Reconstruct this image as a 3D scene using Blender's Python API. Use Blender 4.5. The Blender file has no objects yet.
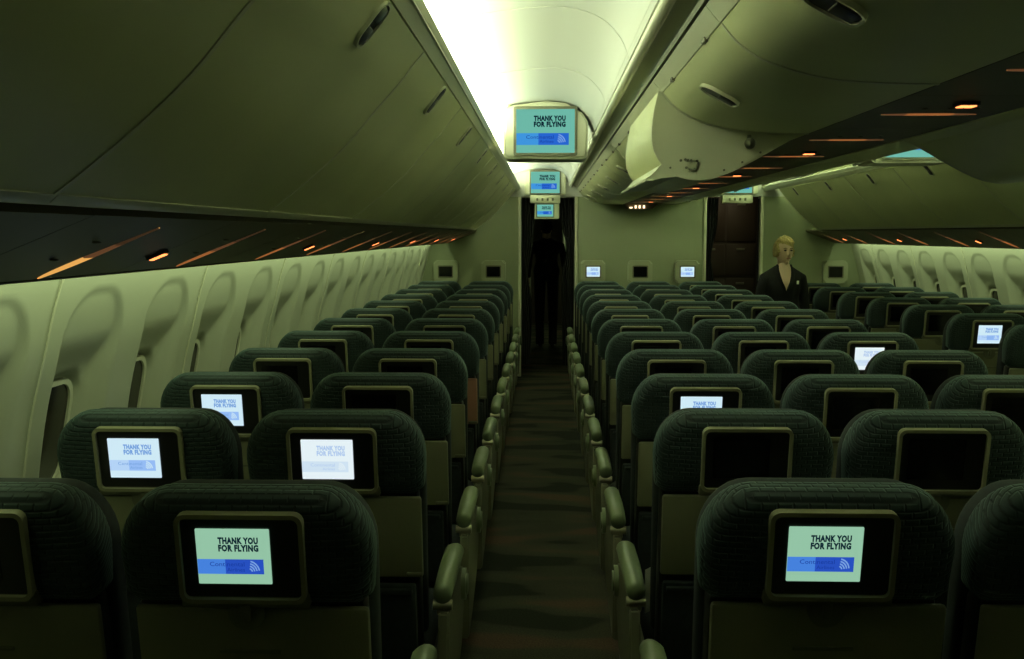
import bpy, bmesh, math, random
from mathutils import Vector, Matrix
random.seed(4)
C = bpy.context.scene
COL = C.collection
PI = math.pi
H = 1.63                                  # eye height; profiles below are given relative to it
F = 1030.0
# ---------------------------------------------------------------- camera
cd = bpy.data.cameras.new('camera'); cam = bpy.data.objects.new('camera', cd); COL.objects.link(cam)
cd.sensor_width = 36; cd.lens = 36 * F / 1024; cd.clip_start = 0.05
cam.location = (0, 0, H)
cam.rotation_euler = (PI/2 - math.atan((329.5 - 234) / F), 0, math.atan((545 - 512) / F))
C.camera = cam
w = bpy.data.worlds.new('world'); C.world = w; w.use_nodes = True
w.node_tree.nodes['Background'].inputs[0].default_value = (.02, .025, .015, 1)
w.node_tree.nodes['Background'].inputs[1].default_value = 0.1
C.view_settings.view_transform = 'Standard'; C.view_settings.look = 'None'
C.view_settings.gamma = 1; C.view_settings.use_curve_mapping = False
C.view_settings.exposure = 0.0
CX = 1.075                                # cabin centre line
YB = 11.75                                # bulkhead
Y0 = -1.2
def area(name, loc, aim, sx, sy, e, col):
    l = bpy.data.lights.new(name, 'AREA'); l.shape = 'RECTANGLE'; l.size = sx; l.size_y = sy
    l.energy = e; l.color = col
    o = bpy.data.objects.new(name, l); COL.objects.link(o); o.location = loc
    z = -Vector(aim).normalized(); y = Vector((0, 1, 0)); x = y.cross(z).normalized(); y = z.cross(x)
    o.matrix_world = Matrix.Translation(loc) @ Matrix((x, y, z)).transposed().to_4x4()
    return o
FL = (.80, 1.0, .53)
FW = (.86, 1.0, .62)
LC0, LC1 = 1.5, 11.6
area('cove_lamp', (-.365, (LC0+LC1)/2, H+.555), (.2, 0, 1), .03, LC1-LC0, 96, FW)
area('cove_lamp', (2*CX+.365, (LC0+LC1)/2, H+.555), (-.2, 0, 1), .03, LC1-LC0, 80, FL)
area('galley_lamp', (.03, 16.6, H+.57), (0, .1, -1), .3, .5, 4, FL)  # unseen fill added to brighten the walls behind the doorway figure
area('galley_lamp', (2*CX, 12.4, H+.57), (0, .1, -1), .3, .3, 1.2, (1, .9, .55))  # unseen fill added so the interior of the right doorway shows
area('wall_wash_lamp', (-1.13, (LC0+LC1)/2, H-.035), (-.6, 0, -1), .03, LC1-LC0-.2, 15, FL)
area('wall_wash_lamp', (2*CX+1.13, (LC0+LC1)/2, H-.035), (.6, 0, -1), .03, LC1-LC0-.2, 17, FL)

# ---------------------------------------------------------------- materials
def mat(name, col, rough=.5, metal=0, emis=None, es=0, spec=.5, noise=None, bump=None):
    m = bpy.data.materials.new(name); m.use_nodes = True; nt = m.node_tree; b = nt.nodes['Principled BSDF']
    b.inputs['Base Color'].default_value = (*col, 1); b.inputs['Roughness'].default_value = rough
    b.inputs['Metallic'].default_value = metal; b.inputs['Specular IOR Level'].default_value = spec
    if emis: b.inputs['Emission Color'].default_value = (*emis, 1); b.inputs['Emission Strength'].default_value = es
    tc = nt.nodes.new('ShaderNodeTexCoord')
    if noise:
        sc, amt = noise
        n = nt.nodes.new('ShaderNodeTexNoise'); n.inputs['Scale'].default_value = sc; n.inputs['Detail'].default_value = 4
        nt.links.new(tc.outputs['Object'], n.inputs['Vector'])
        r = nt.nodes.new('ShaderNodeValToRGB')
        r.color_ramp.elements[0].position = .3; r.color_ramp.elements[1].position = .7
        r.color_ramp.elements[0].color = (*[c*(1-amt) for c in col], 1); r.color_ramp.elements[1].color = (*[min(1, c*(1+amt)) for c in col], 1)
        nt.links.new(n.outputs['Fac'], r.inputs['Fac']); nt.links.new(r.outputs['Color'], b.inputs['Base Color'])
    if bump:
        sc, st = bump
        n = nt.nodes.new('ShaderNodeTexNoise'); n.inputs['Scale'].default_value = sc
        nt.links.new(tc.outputs['Object'], n.inputs['Vector'])
        bp = nt.nodes.new('ShaderNodeBump'); bp.inputs['Strength'].default_value = st; bp.inputs['Distance'].default_value = .004
        nt.links.new(n.outputs['Fac'], bp.inputs['Height']); nt.links.new(bp.outputs['Normal'], b.inputs['Normal'])
    return m
def quilt():
    m = mat('quilted_fabric', (.022, .040, .036), .75)
    nt = m.node_tree; b = nt.nodes['Principled BSDF']
    b.inputs['Sheen Weight'].default_value = .25; b.inputs['Sheen Tint'].default_value = (.45, .75, .7, 1)
    tc = nt.nodes.new('ShaderNodeTexCoord'); sep = nt.nodes.new('ShaderNodeSeparateXYZ'); add = nt.nodes.new('ShaderNodeMath'); add.operation = 'SUBTRACT'
    cmb = nt.nodes.new('ShaderNodeCombineXYZ')
    nt.links.new(tc.outputs['Object'], sep.inputs[0]); nt.links.new(sep.outputs['Z'], add.inputs[0]); nt.links.new(sep.outputs['Y'], add.inputs[1])
    nt.links.new(sep.outputs['X'], cmb.inputs['X']); nt.links.new(add.outputs[0], cmb.inputs['Y'])
    br = nt.nodes.new('ShaderNodeTexBrick'); br.inputs['Scale'].default_value = 1
    br.inputs['Brick Width'].default_value = .030; br.inputs['Row Height'].default_value = .014
    br.inputs['Mortar Size'].default_value = .0035; br.inputs['Mortar Smooth'].default_value = 1
    br.inputs['Color1'].default_value = (1, 1, 1, 1); br.inputs['Color2'].default_value = (1, 1, 1, 1); br.inputs['Mortar'].default_value = (0, 0, 0, 1)
    nt.links.new(cmb.outputs[0], br.inputs['Vector'])
    bp = nt.nodes.new('ShaderNodeBump'); bp.inputs['Strength'].default_value = .6; bp.inputs['Distance'].default_value = .005
    nt.links.new(br.outputs['Color'], bp.inputs['Height']); nt.links.new(bp.outputs['Normal'], b.inputs['Normal'])
    mx = nt.nodes.new('ShaderNodeMix'); mx.data_type = 'RGBA'
    mx.inputs[6].default_value = (.008, .016, .015, 1); mx.inputs[7].default_value = (.021, .040, .037, 1)
    nt.links.new(br.outputs['Color'], mx.inputs[0]); nt.links.new(mx.outputs[2], b.inputs['Base Color'])
    return m
def carpet_mat():
    m = mat('carpet', (.05, .045, .03), .95, spec=.1)
    nt = m.node_tree; b = nt.nodes['Principled BSDF']; L = nt.links
    tc = nt.nodes.new('ShaderNodeTexCoord')
    mp = nt.nodes.new('ShaderNodeMapping'); mp.inputs['Scale'].default_value = (1.1, 3.0, 1); L.new(tc.outputs['Object'], mp.inputs['Vector'])
    n = nt.nodes.new('ShaderNodeTexNoise'); n.inputs['Scale'].default_value = 1.3; n.inputs['Detail'].default_value = 1.5; L.new(mp.outputs[0], n.inputs['Vector'])
    r = nt.nodes.new('ShaderNodeValToRGB'); e = r.color_ramp.elements
    e[0].position = .42; e[0].color = (.032, .038, .024, 1); e[1].position = .66; e[1].color = (.13, .085, .055, 1)
    k = e.new(.46); k.color = (.068, .070, .044, 1); k = e.new(.56); k.color = (.082, .080, .052, 1)
    L.new(n.outputs['Fac'], r.inputs['Fac'])
    n2 = nt.nodes.new('ShaderNodeTexNoise'); n2.inputs['Scale'].default_value = 160; n2.inputs['Detail'].default_value = 2; L.new(tc.outputs['Object'], n2.inputs['Vector'])
    mx = nt.nodes.new('ShaderNodeMix'); mx.data_type = 'RGBA'; mx.blend_type = 'MULTIPLY'; mx.inputs[0].default_value = .7
    r2 = nt.nodes.new('ShaderNodeValToRGB'); r2.color_ramp.elements[0].position = .35; r2.color_ramp.elements[0].color = (.35, .35, .35, 1); r2.color_ramp.elements[1].position = .65
    L.new(n2.outputs['Fac'], r2.inputs['Fac']); L.new(r.outputs['Color'], mx.inputs[6]); L.new(r2.outputs['Color'], mx.inputs[7]); L.new(mx.outputs[2], b.inputs['Base Color'])
    bp = nt.nodes.new('ShaderNodeBump'); bp.inputs['Strength'].default_value = .5; bp.inputs['Distance'].default_value = .004
    L.new(n2.outputs['Fac'], bp.inputs['Height']); L.new(bp.outputs['Normal'], b.inputs['Normal'])
    return m
def emit(name, col, s):
    m = bpy.data.materials.new(name); m.use_nodes = True; nt = m.node_tree; nt.nodes.clear()
    o = nt.nodes.new('ShaderNodeOutputMaterial'); e = nt.nodes.new('ShaderNodeEmission'); e.inputs[0].default_value = (*col, 1); e.inputs[1].default_value = s
    nt.links.new(e.outputs[0], o.inputs[0]); return m
M = dict(
    bin=mat('bin_plastic', (.76, .78, .47), .42, noise=(2.5, .05), bump=(350, .10)),
    ceil=mat('ceiling_plastic', (.60, .60, .56), .5, bump=(200, .05)),
    wall=mat('wall_plastic', (.56, .58, .44), .5, bump=(300, .10)),
    bulk=mat('bulkhead_laminate', (.33, .37, .225), .55, bump=(300, .1)),
    monhouse=mat('monitor_housing', (.42, .45, .29), .5),
    trim=mat('trim_plastic', (.72, .72, .54), .35),
    psu=mat('service_panel', (.13, .115, .07), .5),
    dark=mat('dark_plastic', (.012, .012, .010), .35),
    black=mat('black_glass', (.004, .004, .004), .12),
    olive=mat('olive_plastic', (.17, .17, .105), .5, bump=(300, .15)),
    border=mat('monitor_border', (.30, .29, .175), .45),
    tray=mat('tray_plastic', (.235, .235, .14), .45, bump=(250, .15)),
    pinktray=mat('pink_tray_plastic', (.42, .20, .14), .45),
    arm=mat('armrest_pad', (.20, .245, .135), .35),
    metal=mat('brushed_metal', (.62, .58, .42), .3, metal=.9),
    quilt=quilt(), carpet=carpet_mat(),
    cushion=mat('cushion_fabric', (.02, .028, .028), .85, noise=(60, .2)),
    curtain=mat('curtain_fabric', (.012, .013, .012), .9),
    slot=emit('amber_lens', (1.0, .36, .10), .30), slotfaint=emit('amber_lens_faint', (.6, .32, .14), .07), slotdim=emit('amber_lens_dim', (.9, .40, .16), .12), slothot=emit('amber_lens_bright', (1.0, .50, .12), .8),
    sign=emit('sign_glow', (1.0, .25, .07), 3.2), bulb=emit('warm_bulb', (1, .72, .45), 2.2),
    skin=mat('skin', (.66, .46, .32), .5), hair=mat('blonde_hair', (.50, .38, .14), .5, noise=(90, .35)),
    suit=mat('suit_cloth', (.008, .009, .008), .9), brown=mat('brown_laminate', (.05, .035, .02), .6),
    brow=mat('eyebrow_hair', (.22, .15, .07), .8), eye=mat('eye', (.05, .04, .03), .3), lip=mat('lips', (.38, .14, .11), .5), dhair=mat('dark_hair', (.01, .009, .007), .7),
    paper=mat('paper', (.8, .8, .72), .8), white=mat('white_badge', (.7, .7, .6), .5),
    grey=mat('grey_laminate', (.45, .46, .36), .6), night=mat('night_glass', (.02, .016, .012), .15),
    s_bg=emit('screen_mint', (.34, .64, .44), .85), s_txt=emit('screen_ink', (.01, .04, .06), .5), s_band=emit('screen_blue', (.02, .08, .52), 1),
    s_band2=emit('screen_light_blue', (.06, .22, .72), 1), s_logo=emit('screen_logo', (.22, .42, .85), .9), s_btxt=emit('screen_band_ink', (.01, .05, .40), .8),
    w_bg=emit('screen_white', (.62, .82, .92), 1.0), w_txt=emit('screen_pale_ink', (.16, .34, .72), 1.0), w_band=emit('screen_pale_blue', (.30, .50, .90), 1.0),
    w_band2=emit('screen_paler_blue', (.45, .65, .92), 1.0),
    v_bg=emit('screen_whiter', (.74, .84, .88), 1.05), v_txt=emit('screen_ghost_ink', (.42, .58, .84), 1.0), v_band=emit('screen_ghost_blue', (.62, .76, .88), 1.0),
    c_bg=emit('screen_teal', (.16, .50, .40), .95), c_txt=emit('screen_teal_ink', (.005, .03, .06), .5), c_band=emit('screen_deep_blue', (.02, .13, .62), 1.0),
    c_band2=emit('screen_mid_blue', (.05, .30, .72), 1.0),
)
# ---------------------------------------------------------------- helpers
def link(name, bm, ms, parent=None, smooth=False, loc=None, mods=None):
    me = bpy.data.meshes.new(name); bmesh.ops.recalc_face_normals(bm, faces=bm.faces[:])
    bm.to_mesh(me); bm.free()
    if not isinstance(ms, (list, tuple)): ms = [ms]
    for m in ms: me.materials.append(m)
    if smooth:
        for p in me.polygons: p.use_smooth = True
        if smooth != 2: me.set_sharp_from_angle(angle=math.radians(40))
    o = bpy.data.objects.new(name, me); COL.objects.link(o)
    if parent: o.parent = parent
    if loc: o.location = loc
    return o
def tag(o, label=None, cat=None, group=None, kind=None):
    if label: o['label'] = label
    if cat: o['category'] = cat
    if group: o['group'] = group
    if kind: o['kind'] = kind
    return o
def thing(name, loc, label, cat, group=None, rz=0):
    o = bpy.data.objects.new(name, None); COL.objects.link(o); o.location = loc; o.rotation_euler = (0, 0, rz); o.empty_display_size = .1
    return tag(o, label, cat, group)
def struct(name, bm, m, smooth=False): return tag(link(name, bm, m, None, smooth), kind='structure')
def bx(bm, x0, x1, y0, y1, z0, z1, bev=0, seg=2, mi=0):
    b = bmesh.new(); bmesh.ops.create_cube(b, size=1)
    for v in b.verts: v.co = ((x0+x1)/2 + v.co.x*(x1-x0), (y0+y1)/2 + v.co.y*(y1-y0), (z0+z1)/2 + v.co.z*(z1-z0))
    if bev: bmesh.ops.bevel(b, geom=b.edges[:], offset=bev, segments=seg, affect='EDGES', profile=.5)
    merge(bm, b, mi)
def merge(bm, b, mi=0, mtx=None):
    mp = {}
    for v in b.verts: mp[v] = bm.verts.new(mtx @ v.co if mtx else v.co)
    for f in b.faces:
        try: nf = bm.faces.new([mp[v] for v in f.verts]); nf.material_index = mi if mi is not None else f.material_index; nf.smooth = f.smooth
        except ValueError: pass
    b.free()
def prism(bm, pts, y0, y1, mi=0):                      # pts (x,z), extruded along y
    a = [bm.verts.new((x, y0, z)) for x, z in pts]; b = [bm.verts.new((x, y1, z)) for x, z in pts]; n = len(pts)
    bm.faces.new(a).material_index = mi; bm.faces.new(b[::-1]).material_index = mi
    for i in range(n): bm.faces.new((a[i], b[i], b[(i+1) % n], a[(i+1) % n])).material_index = mi
def offset(pts, t):                                    # thick band polygon from a polyline
    out = []
    for i, p in enumerate(pts):
        a = pts[max(0, i-1)]; b = pts[min(len(pts)-1, i+1)]
        dx, dz = b[0]-a[0], b[1]-a[1]; l = math.hypot(dx, dz) or 1
        out.append((p[0] - dz/l*t, p[1] + dx/l*t))
    return out
def shell(bm, pts, y0, y1, t, mi=0):
    q = offset(pts, t); n = len(pts)
    A = [[bm.verts.new((p[0], y, p[1])) for p in pts] for y in (y0, y1)]; B = [[bm.verts.new((p[0], y, p[1])) for p in q] for y in (y0, y1)]
    fs = []
    for i in range(n-1):
        fs += [(A[0][i], A[1][i], A[1][i+1], A[0][i+1]), (B[0][i], B[0][i+1], B[1][i+1], B[1][i]), (A[0][i], A[0][i+1], B[0][i+1], B[0][i]), (A[1][i], B[1][i], B[1][i+1], A[1][i+1])]
    fs += [(A[0][0], B[0][0], B[1][0], A[1][0]), (A[0][-1], A[1][-1], B[1][-1], B[0][-1])]
    for f in fs: bm.faces.new(f).material_index = mi
def smoothline(pts, n=6):                              # catmull-rom
    out = []
    for i in range(len(pts)-1):
        p0 = pts[max(0, i-1)]; p1 = pts[i]; p2 = pts[i+1]; p3 = pts[min(len(pts)-1, i+2)]
        for k in range(n):
            t = k/n
            out.append(tuple(.5*((2*p1[j]) + (-p0[j]+p2[j])*t + (2*p0[j]-5*p1[j]+4*p2[j]-p3[j])*t*t + (-p0[j]+3*p1[j]-3*p2[j]+p3[j])*t**3) for j in range(2)))
    out.append(pts[-1]); return out
def up(pts): return [(x, z+H) for x, z in pts]
def mir(pts): return [(2*CX-x, z) for x, z in pts]
def rrect(w, h, r, n=5):                               # centred rounded rectangle outline
    out = []
    for cx, cz, a0 in ((w/2-r, h/2-r, 0), (-w/2+r, h/2-r, 90), (-w/2+r, -h/2+r, 180), (w/2-r, -h/2+r, 270)):
        for k in range(n+1): a = math.radians(a0+90*k/n); out.append((cx+r*math.cos(a), cz+r*math.sin(a)))
    return out
def plate(bm, outline, y0, y1, mi=0, ox=0, oz=0): prism(bm, [(x+ox, z+oz) for x, z in outline], y0, y1, mi)
def ring(bm, outer, inner, y0, y1, mi=0, ox=0, oz=0):  # frame between two equal-count outlines
    n = len(outer); V = [[bm.verts.new((x+ox, y, z+oz)) for x, z in o] for o, y in ((outer, y0), (inner, y0), (inner, y1), (outer, y1))]
    for k in range(4):
        a, b = V[k], V[(k+1) % 4]
        for i in range(n): bm.faces.new((a[i], b[i], b[(i+1) % n], a[(i+1) % n])).material_index = mi
def tube(bm, p0, p1, r, n=12, mi=0, r1=None):
    p0 = Vector(p0); p1 = Vector(p1); d = (p1-p0); b = bmesh.new()
    bmesh.ops.create_cone(b, cap_ends=True, segments=n, radius1=r, radius2=r if r1 is None else r1, depth=d.length)
    merge(bm, b, mi, Matrix.Translation((p0+p1)/2) @ d.to_track_quat('Z', 'Y').to_matrix().to_4x4())
def ball(bm, c, r, s=(1, 1, 1), mi=0, n=14):
    b = bmesh.new(); bmesh.ops.create_uvsphere(b, u_segments=n, v_segments=max(6, n*2//3), radius=r)
    merge(bm, b, mi, Matrix.Translation(c) @ Matrix.Diagonal((*s, 1)))
def loft(bm, rings, n=20, mi=0):                       # rings: (centre, u vector, v vector)
    R = []
    for c, u, v in rings:
        c, u, v = Vector(c), Vector(u), Vector(v)
        R.append([bm.verts.new(c + u*math.cos(2*PI*k/n) + v*math.sin(2*PI*k/n)) for k in range(n)])
    for a, b in zip(R, R[1:]):
        for i in range(n): bm.faces.new((a[i], a[(i+1) % n], b[(i+1) % n], b[i])).material_index = mi
    bm.faces.new(R[0][::-1]).material_index = mi; bm.faces.new(R[-1]).material_index = mi
def copy_tree(o, parent=None):
    c = o.copy(); COL.objects.link(c); c.parent = parent
    for ch in list(o.children): copy_tree(ch, c)
    return c
ORD = ['first', 'second', 'third', 'fourth', 'fifth', 'sixth', 'seventh', 'eighth', 'ninth', 'tenth', 'eleventh', 'twelfth', 'thirteenth', 'fourteenth', 'fifteenth', 'sixteenth', 'seventeenth']

# ---------------------------------------------------------------- the shell of the cabin
bm = bmesh.new(); bx(bm, -1.6, 2*CX+1.6, Y0, 19, -.08, 0); struct('floor', bm, M['carpet'])
# ceiling: one arch over each aisle, a drop over the centre bins
LARCH = smoothline([(-.47, .64), (-.37, .675), (-.2, .715), (0, .735), (.11, .725), (.19, .69), (.245, .63), (.272, .565)], 6)
cprof = [(-1.26, .12), (-1.20, .50), (-1.02, .60), (-.62, .62)] + LARCH + [(.34, .60), (CX, .62)]
cprof = cprof + mir(cprof[:-1])[::-1]
bm = bmesh.new(); shell(bm, up(cprof), Y0, YB, .02); struct('ceiling', bm, M['ceil'], True)
# raised cross seams of the ceiling panels
bm = bmesh.new()
for y in (3.42, 4.66, 7.1, 8.4, 9.7, 11.0):
    for sgn in (0, 1):
        p = LARCH if not sgn else mir(LARCH)[::-1]
        shell(bm, up([(x, z-.003) for x, z in p]), y, y+.012, .004)
struct('trim_1', bm, M['ceil'], True)
# cove lip over the outboard bins, hiding the lamps
for i, f in enumerate((lambda p: p, lambda p: mir(p)[::-1])):
    bm = bmesh.new(); shell(bm, up(f([(-.315, .478), (-.298, .498), (-.284, .512), (-.278, .528), (-.282, .534)])), Y0, YB, .006)
    shell(bm, up(f([(-.45, .505), (-.287, .503)])), Y0, YB, .004)
    struct('trim_%d' % (2+i), bm, M['trim'], True)
# rounded rail and slanting strip beside the centre bins
for i in range(2):
    g = (lambda x: x) if i == 0 else (lambda x: 2*CX-x)
    bm = bmesh.new(); tube(bm, (g(.287), Y0, H+.548), (g(.287), YB, H+.548), .017, 16)
    shell(bm, up([(g(.310), .580), (g(.355), .520)]), Y0, YB, .004 if i == 0 else -.004)
    struct('trim_%d' % (4+i), bm, M['trim'], True)
# side walls with scooped window recesses
WP = smoothline([(-1.17, .10), (-1.225, .03), (-1.26, -.03), (-1.29, -.11), (-1.325, -.22), (-1.355, -.34), (-1.39, -.47), (-1.415, -.60), (-1.435, -.75), (-1.445, -.95), (-1.44, -1.2), (-1.42, -1.4), (-1.39, -1.64)], 40)
def resample(pts, step):
    out = [pts[0]]; acc = 0
    for a, b in zip(pts, pts[1:]):
        acc += math.hypot(b[0]-a[0], b[1]-a[1])
        if acc >= step(b[1]): out.append(b); acc = 0
    if out[-1] != pts[-1]: out.append(pts[-1])
    return out
WR = resample(WP, lambda z: .011 if -.95 < z < -.08 else .05)
SEAM0, PITCH = 2.72, 1.19
def sstep(a, b, t):
    t = max(0, min(1, (t-a)/(b-a))); return t*t*(3-2*t)
WZ, WH, WW = -.61, .35, .245
def sdrr(x, z, w, h, r):
    qx, qz = abs(x)-w/2+r, abs(z)-h/2+r
    return math.hypot(max(qx, 0), max(qz, 0)) + min(max(qx, qz), 0) - r
def recess(dy, z):
    # arched scoop, deepest at the window
    top, bot = -.155, -.86
    d1 = sdrr(dy, z-(top+bot)/2, .41, top-bot, .17)
    t = .3*sstep(-.16, -.40, z)+.7*sstep(-.29, -.44, z)
    m = 1-sstep(-.020-.045*t, .0, d1)
    lo = 1-sstep(-.76, -.84, z)*0
    v = m*(.009 + .056*t)
    d2 = sdrr(dy, z-WZ, WW+.045, WH+.045, .095)
    v += (1-sstep(-.03, .0, d2))*.034*m
    return v
def wall(side):
    bm = bmesh.new(); ys = []; y = SEAM0-2*PITCH
    step = .0125
    n = int(round(PITCH/step))
    while y < YB-.001:
        fine = y >= SEAM0-1.5*PITCH
        nn = n if fine else 12
        for k in range(nn): ys.append((y + PITCH*k/nn, k/nn))
        y += PITCH
    ys = [q for q in ys if q[0] < YB]; ys.append((YB, ((YB-SEAM0)/PITCH) % 1)); ys.insert(0, (Y0, 0))
    cols = []
    for y, u in ys:
        dy = ((u*2) % 1 - .5)*PITCH/2
        us = u*PITCH; ds = min(us, PITCH-us); groove = .004*(1-sstep(.002, .014, ds))
        col = []
        for x, z in WR:
            dpt = groove + (recess(dy, z) if y > SEAM0-1.5*PITCH and -.95 < z < -.1 else 0)
            xx = x - dpt
            col.append(bm.verts.new((xx if side < 0 else 2*CX-xx, y, z+H)))
        cols.append(col)
    for a, b in zip(cols, cols[1:]):
        for i in range(len(WR)-1): bm.faces.new((a[i], a[i+1], b[i+1], b[i]))
    o = struct('wall_left' if side < 0 else 'wall_right', bm, M['wall'], 2)
    # thin bright seam strips between panels
    return o
wall(-1); wall(1)
bm = bmesh.new()
for sgn in (-1, 1):
    for k in range(-1, 8):
        y = SEAM0+k*PITCH
        if y > YB-.02: continue
        P = [(x+.002 if sgn < 0 else 2*CX-x-.002, z) for x, z in WR[::3] if -1.0 < z < 0]
        shell(bm, up(P), y-.004, y+.004, .003)
struct('trim_6', bm, M['trim'])
wn = 1
for sgn in (-1, 1):
    for k in range(-1, 8):
        for h in (.25, .75):
            y = SEAM0+(k+h)*PITCH
            if y > YB-.3 or y < 2.2: continue
            X = min(p[0] for p in WR if abs(p[1]-WZ) < .02) - .009 - .056 - .034
            q = lambda x: x if sgn < 0 else 2*CX-x
            bm = bmesh.new()
            o1 = rrect(WW+.006, WH+.006, .08); i1 = rrect(WW-.03, WH-.03, .065)
            b = bmesh.new(); ring(b, o1, i1, -.010, .012); 
            lean = math.radians(11)*(1 if sgn < 0 else -1)
            mt = Matrix.Translation((q(X+.012), y, H+WZ)) @ Matrix.Rotation(PI/2, 4, 'Z') @ Matrix.Rotation(lean, 4, 'X')
            merge(bm, b, 0, mt)
            b = bmesh.new(); plate(b, rrect(WW-.01, WH-.01, .075), -.003, .001); merge(bm, b, 1, mt)
            struct('window_%d' % wn, bm, [M['trim'], M['night']], True); wn += 1
# wall behind the camera
bm = bmesh.new(); bx(bm, -1.6, 2*CX+1.6, Y0-.05, Y0, 0, H+.8); struct('wall_back', bm, M['bulk'])
# front bulkhead, with a doorway on each aisle
DL0, DL1 = -.272, .335
def bulk(x0, x1, z0=0, z1=H+.42, name='wall_front'):
    bm = bmesh.new(); bx(bm, x0, x1, YB, YB+.05, z0, z1, .004); return struct(name, bm, M['bulk'], True)
bulk(-1.5, DL0); bulk(DL1, 2*CX-DL1); bulk(2*CX-DL0, 2*CX+1.5)
bm = bmesh.new(); bx(bm, -1.5, 2*CX+1.5, YB+.004, YB+.05, H+.42, H+.8); struct('wall_front', bm, M['ceil'])
bm = bmesh.new()
for x in (DL0-.035, DL1, 2*CX-DL1-.03, 2*CX-DL0):       # posts at the bulkhead edges
    bx(bm, x, x+.035, YB-.02, YB+.06, 0, H+.418, .006)
struct('trim_7', bm, M['trim'], True)
# beyond the doorways
bm = bmesh.new()
bx(bm, -.50, -.42, YB+.05, 18.8, 0, H+.6); bx(bm, .52, .60, YB+.05, 18.8, 0, H+.6); bx(bm, -.42, -.25, 15.7, 18.8, 0, H+.6); bx(bm, .31, .52, 15.7, 18.8, 0, H+.6)
bx(bm, 2*CX-.56, 2*CX-.50, YB+.05, 18.8, 0, H+.7)
struct('wall_galley', bm, M['grey'])
bm = bmesh.new(); bx(bm, -.6, 2*CX+1.5, YB+.05, 18.8, H+.60, H+.66); struct('ceiling', bm, M['grey'])
bm = bmesh.new(); bx(bm, -.6, 2*CX+1.5, 18.8, 18.85, 0, H+.7); struct('wall_front', bm, M['brown'])

# ---------------------------------------------------------------- writing on the screens
def text_bm(s, size, bold=.0, align='LEFT'):
    cu = bpy.data.curves.new('t', 'FONT'); cu.body = s; cu.size = size; cu.offset = bold; cu.align_x = align; cu.space_character = 1.12 if bold else 1; cu.resolution_u = 2
    o = bpy.data.objects.new('t', cu); COL.objects.link(o)
    dg = bpy.context.evaluated_depsgraph_get(); me = bpy.data.meshes.new_from_object(o.evaluated_get(dg))
    b = bmesh.new(); b.from_mesh(me); bpy.data.objects.remove(o); bpy.data.curves.remove(cu); bpy.data.meshes.remove(me)
    return b
def put_text(bm, s, x0, x1, zc, h, y, mi, W, bold=.004):
    b = text_bm(s, 1.0, bold)
    xs = [v.co.x for v in b.verts]; zs = [v.co.y for v in b.verts]
    ax, bx_, az, bz = min(xs), max(xs), min(zs), max(zs)
    for v in b.verts:
        v.co = Vector(((x0 + (v.co.x-ax)/(bx_-ax)*(x1-x0))*W, y, (zc - h/2 + (v.co.y-az)/(bz-az)*h)*W))
    merge(bm, b, mi)
def screen_bm(W, detail=True):                          # faces -y; unit width W, height .74 W; slots bg, ink, band, band2, logo, band ink
    bm = bmesh.new(); e = W*.006
    plate(bm, rrect(W, W*.74, W*.012, 2), -e*.5, e)
    def face(x0, x1, z0, z1, y, mi):
        f = bm.faces.new([bm.verts.new((x*W, y, z*W)) for x, z in ((x0, z0), (x1, z0), (x1, z1), (x0, z1))]); f.material_index = mi
    face(-.497, -.12, -.235, -.035, -e*.9, 3); face(-.12, .40, -.235, -.035, -e*.9, 2)
    put_text(bm, 'THANK YOU', -.20, .345, .215, .095, -e*1.2, 1, W, .065)
    put_text(bm, 'FOR FLYING', -.20, .345, .115, .095, -e*1.2, 1, W, .065)
    if detail:
        put_text(bm, 'Continental', -.33, .14, -.10, .06, -e*1.2, 5, W, .0)
        put_text(bm, 'Airlines', -.10, .14, -.175, .05, -e*1.2, 5, W, .0)
        for k in range(4):                             # quarter globe emblem made of curved bands
            r0, r1 = .035+.034*k, .054+.034*k; pts = []
            for a in range(0, 7):
                t = math.radians(8+a*12); pts.append((.20+r1*math.cos(t)*.95, -.205+r1*math.sin(t)))
            for a in range(6, -1, -1):
                t = math.radians(8+a*12); pts.append((.20+r0*math.cos(t)*.95, -.205+r0*math.sin(t)))
            bm.faces.new([bm.verts.new((x*W, -e*1.2, z*W)) for x, z in pts]).material_index = 4
    return bm
STY = {'mint': ('s_bg', 's_txt', 's_band', 's_band2', 's_logo', 's_btxt'), 'white': ('w_bg', 'w_txt', 'w_band', 'w_band2', 'w_bg', 'w_txt'),
       'pale': ('v_bg', 'v_txt', 'v_band', 'v_band', 'v_bg', 'v_txt'), 'teal': ('c_bg', 'c_txt', 'c_band', 'c_band2', 's_logo', 's_btxt')}

# ---------------------------------------------------------------- outboard bins
BP = [(-.315, .470), (-.345, .435), (-.385, .385), (-.44, .325), (-.52, .233), (-.60, .160), (-.67, .104), (-.715, .070), (-.740, .053)]
BPS = smoothline(BP, 4)
def along(pts, f):
    L = [0]
    for a, b in zip(pts, pts[1:]): L.append(L[-1]+math.hypot(b[0]-a[0], b[1]-a[1]))
    t = f*L[-1]
    for i in range(len(pts)-1):
        if L[i+1] >= t:
            k = (t-L[i])/(L[i+1]-L[i]); a, b = pts[i], pts[i+1]; d = math.atan2(b[1]-a[1], b[0]-a[0])
            return (a[0]+(b[0]-a[0])*k, a[1]+(b[1]-a[1])*k), d
def latch_bm(w=.085, h=.036, paddles=2):
    b = bmesh.new(); o = rrect(w, h, h*.4, 6); i = rrect(w-.012, h-.012, h*.4-.006, 6)
    ring(b, o, i, -.006, .004, 0)
    plate(b, i, -.001, .003, 1)
    if paddles == 2:
        for sx in (-1, 1): bx(b, sx*w*.23-.019, sx*w*.23+.019, -.005, .001, -h*.36, h*.36, .003, mi=1)
    else: bx(b, .0, w*.40, -.006, .001, -h*.30, h*.30, .003, mi=1)
    return b
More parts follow.
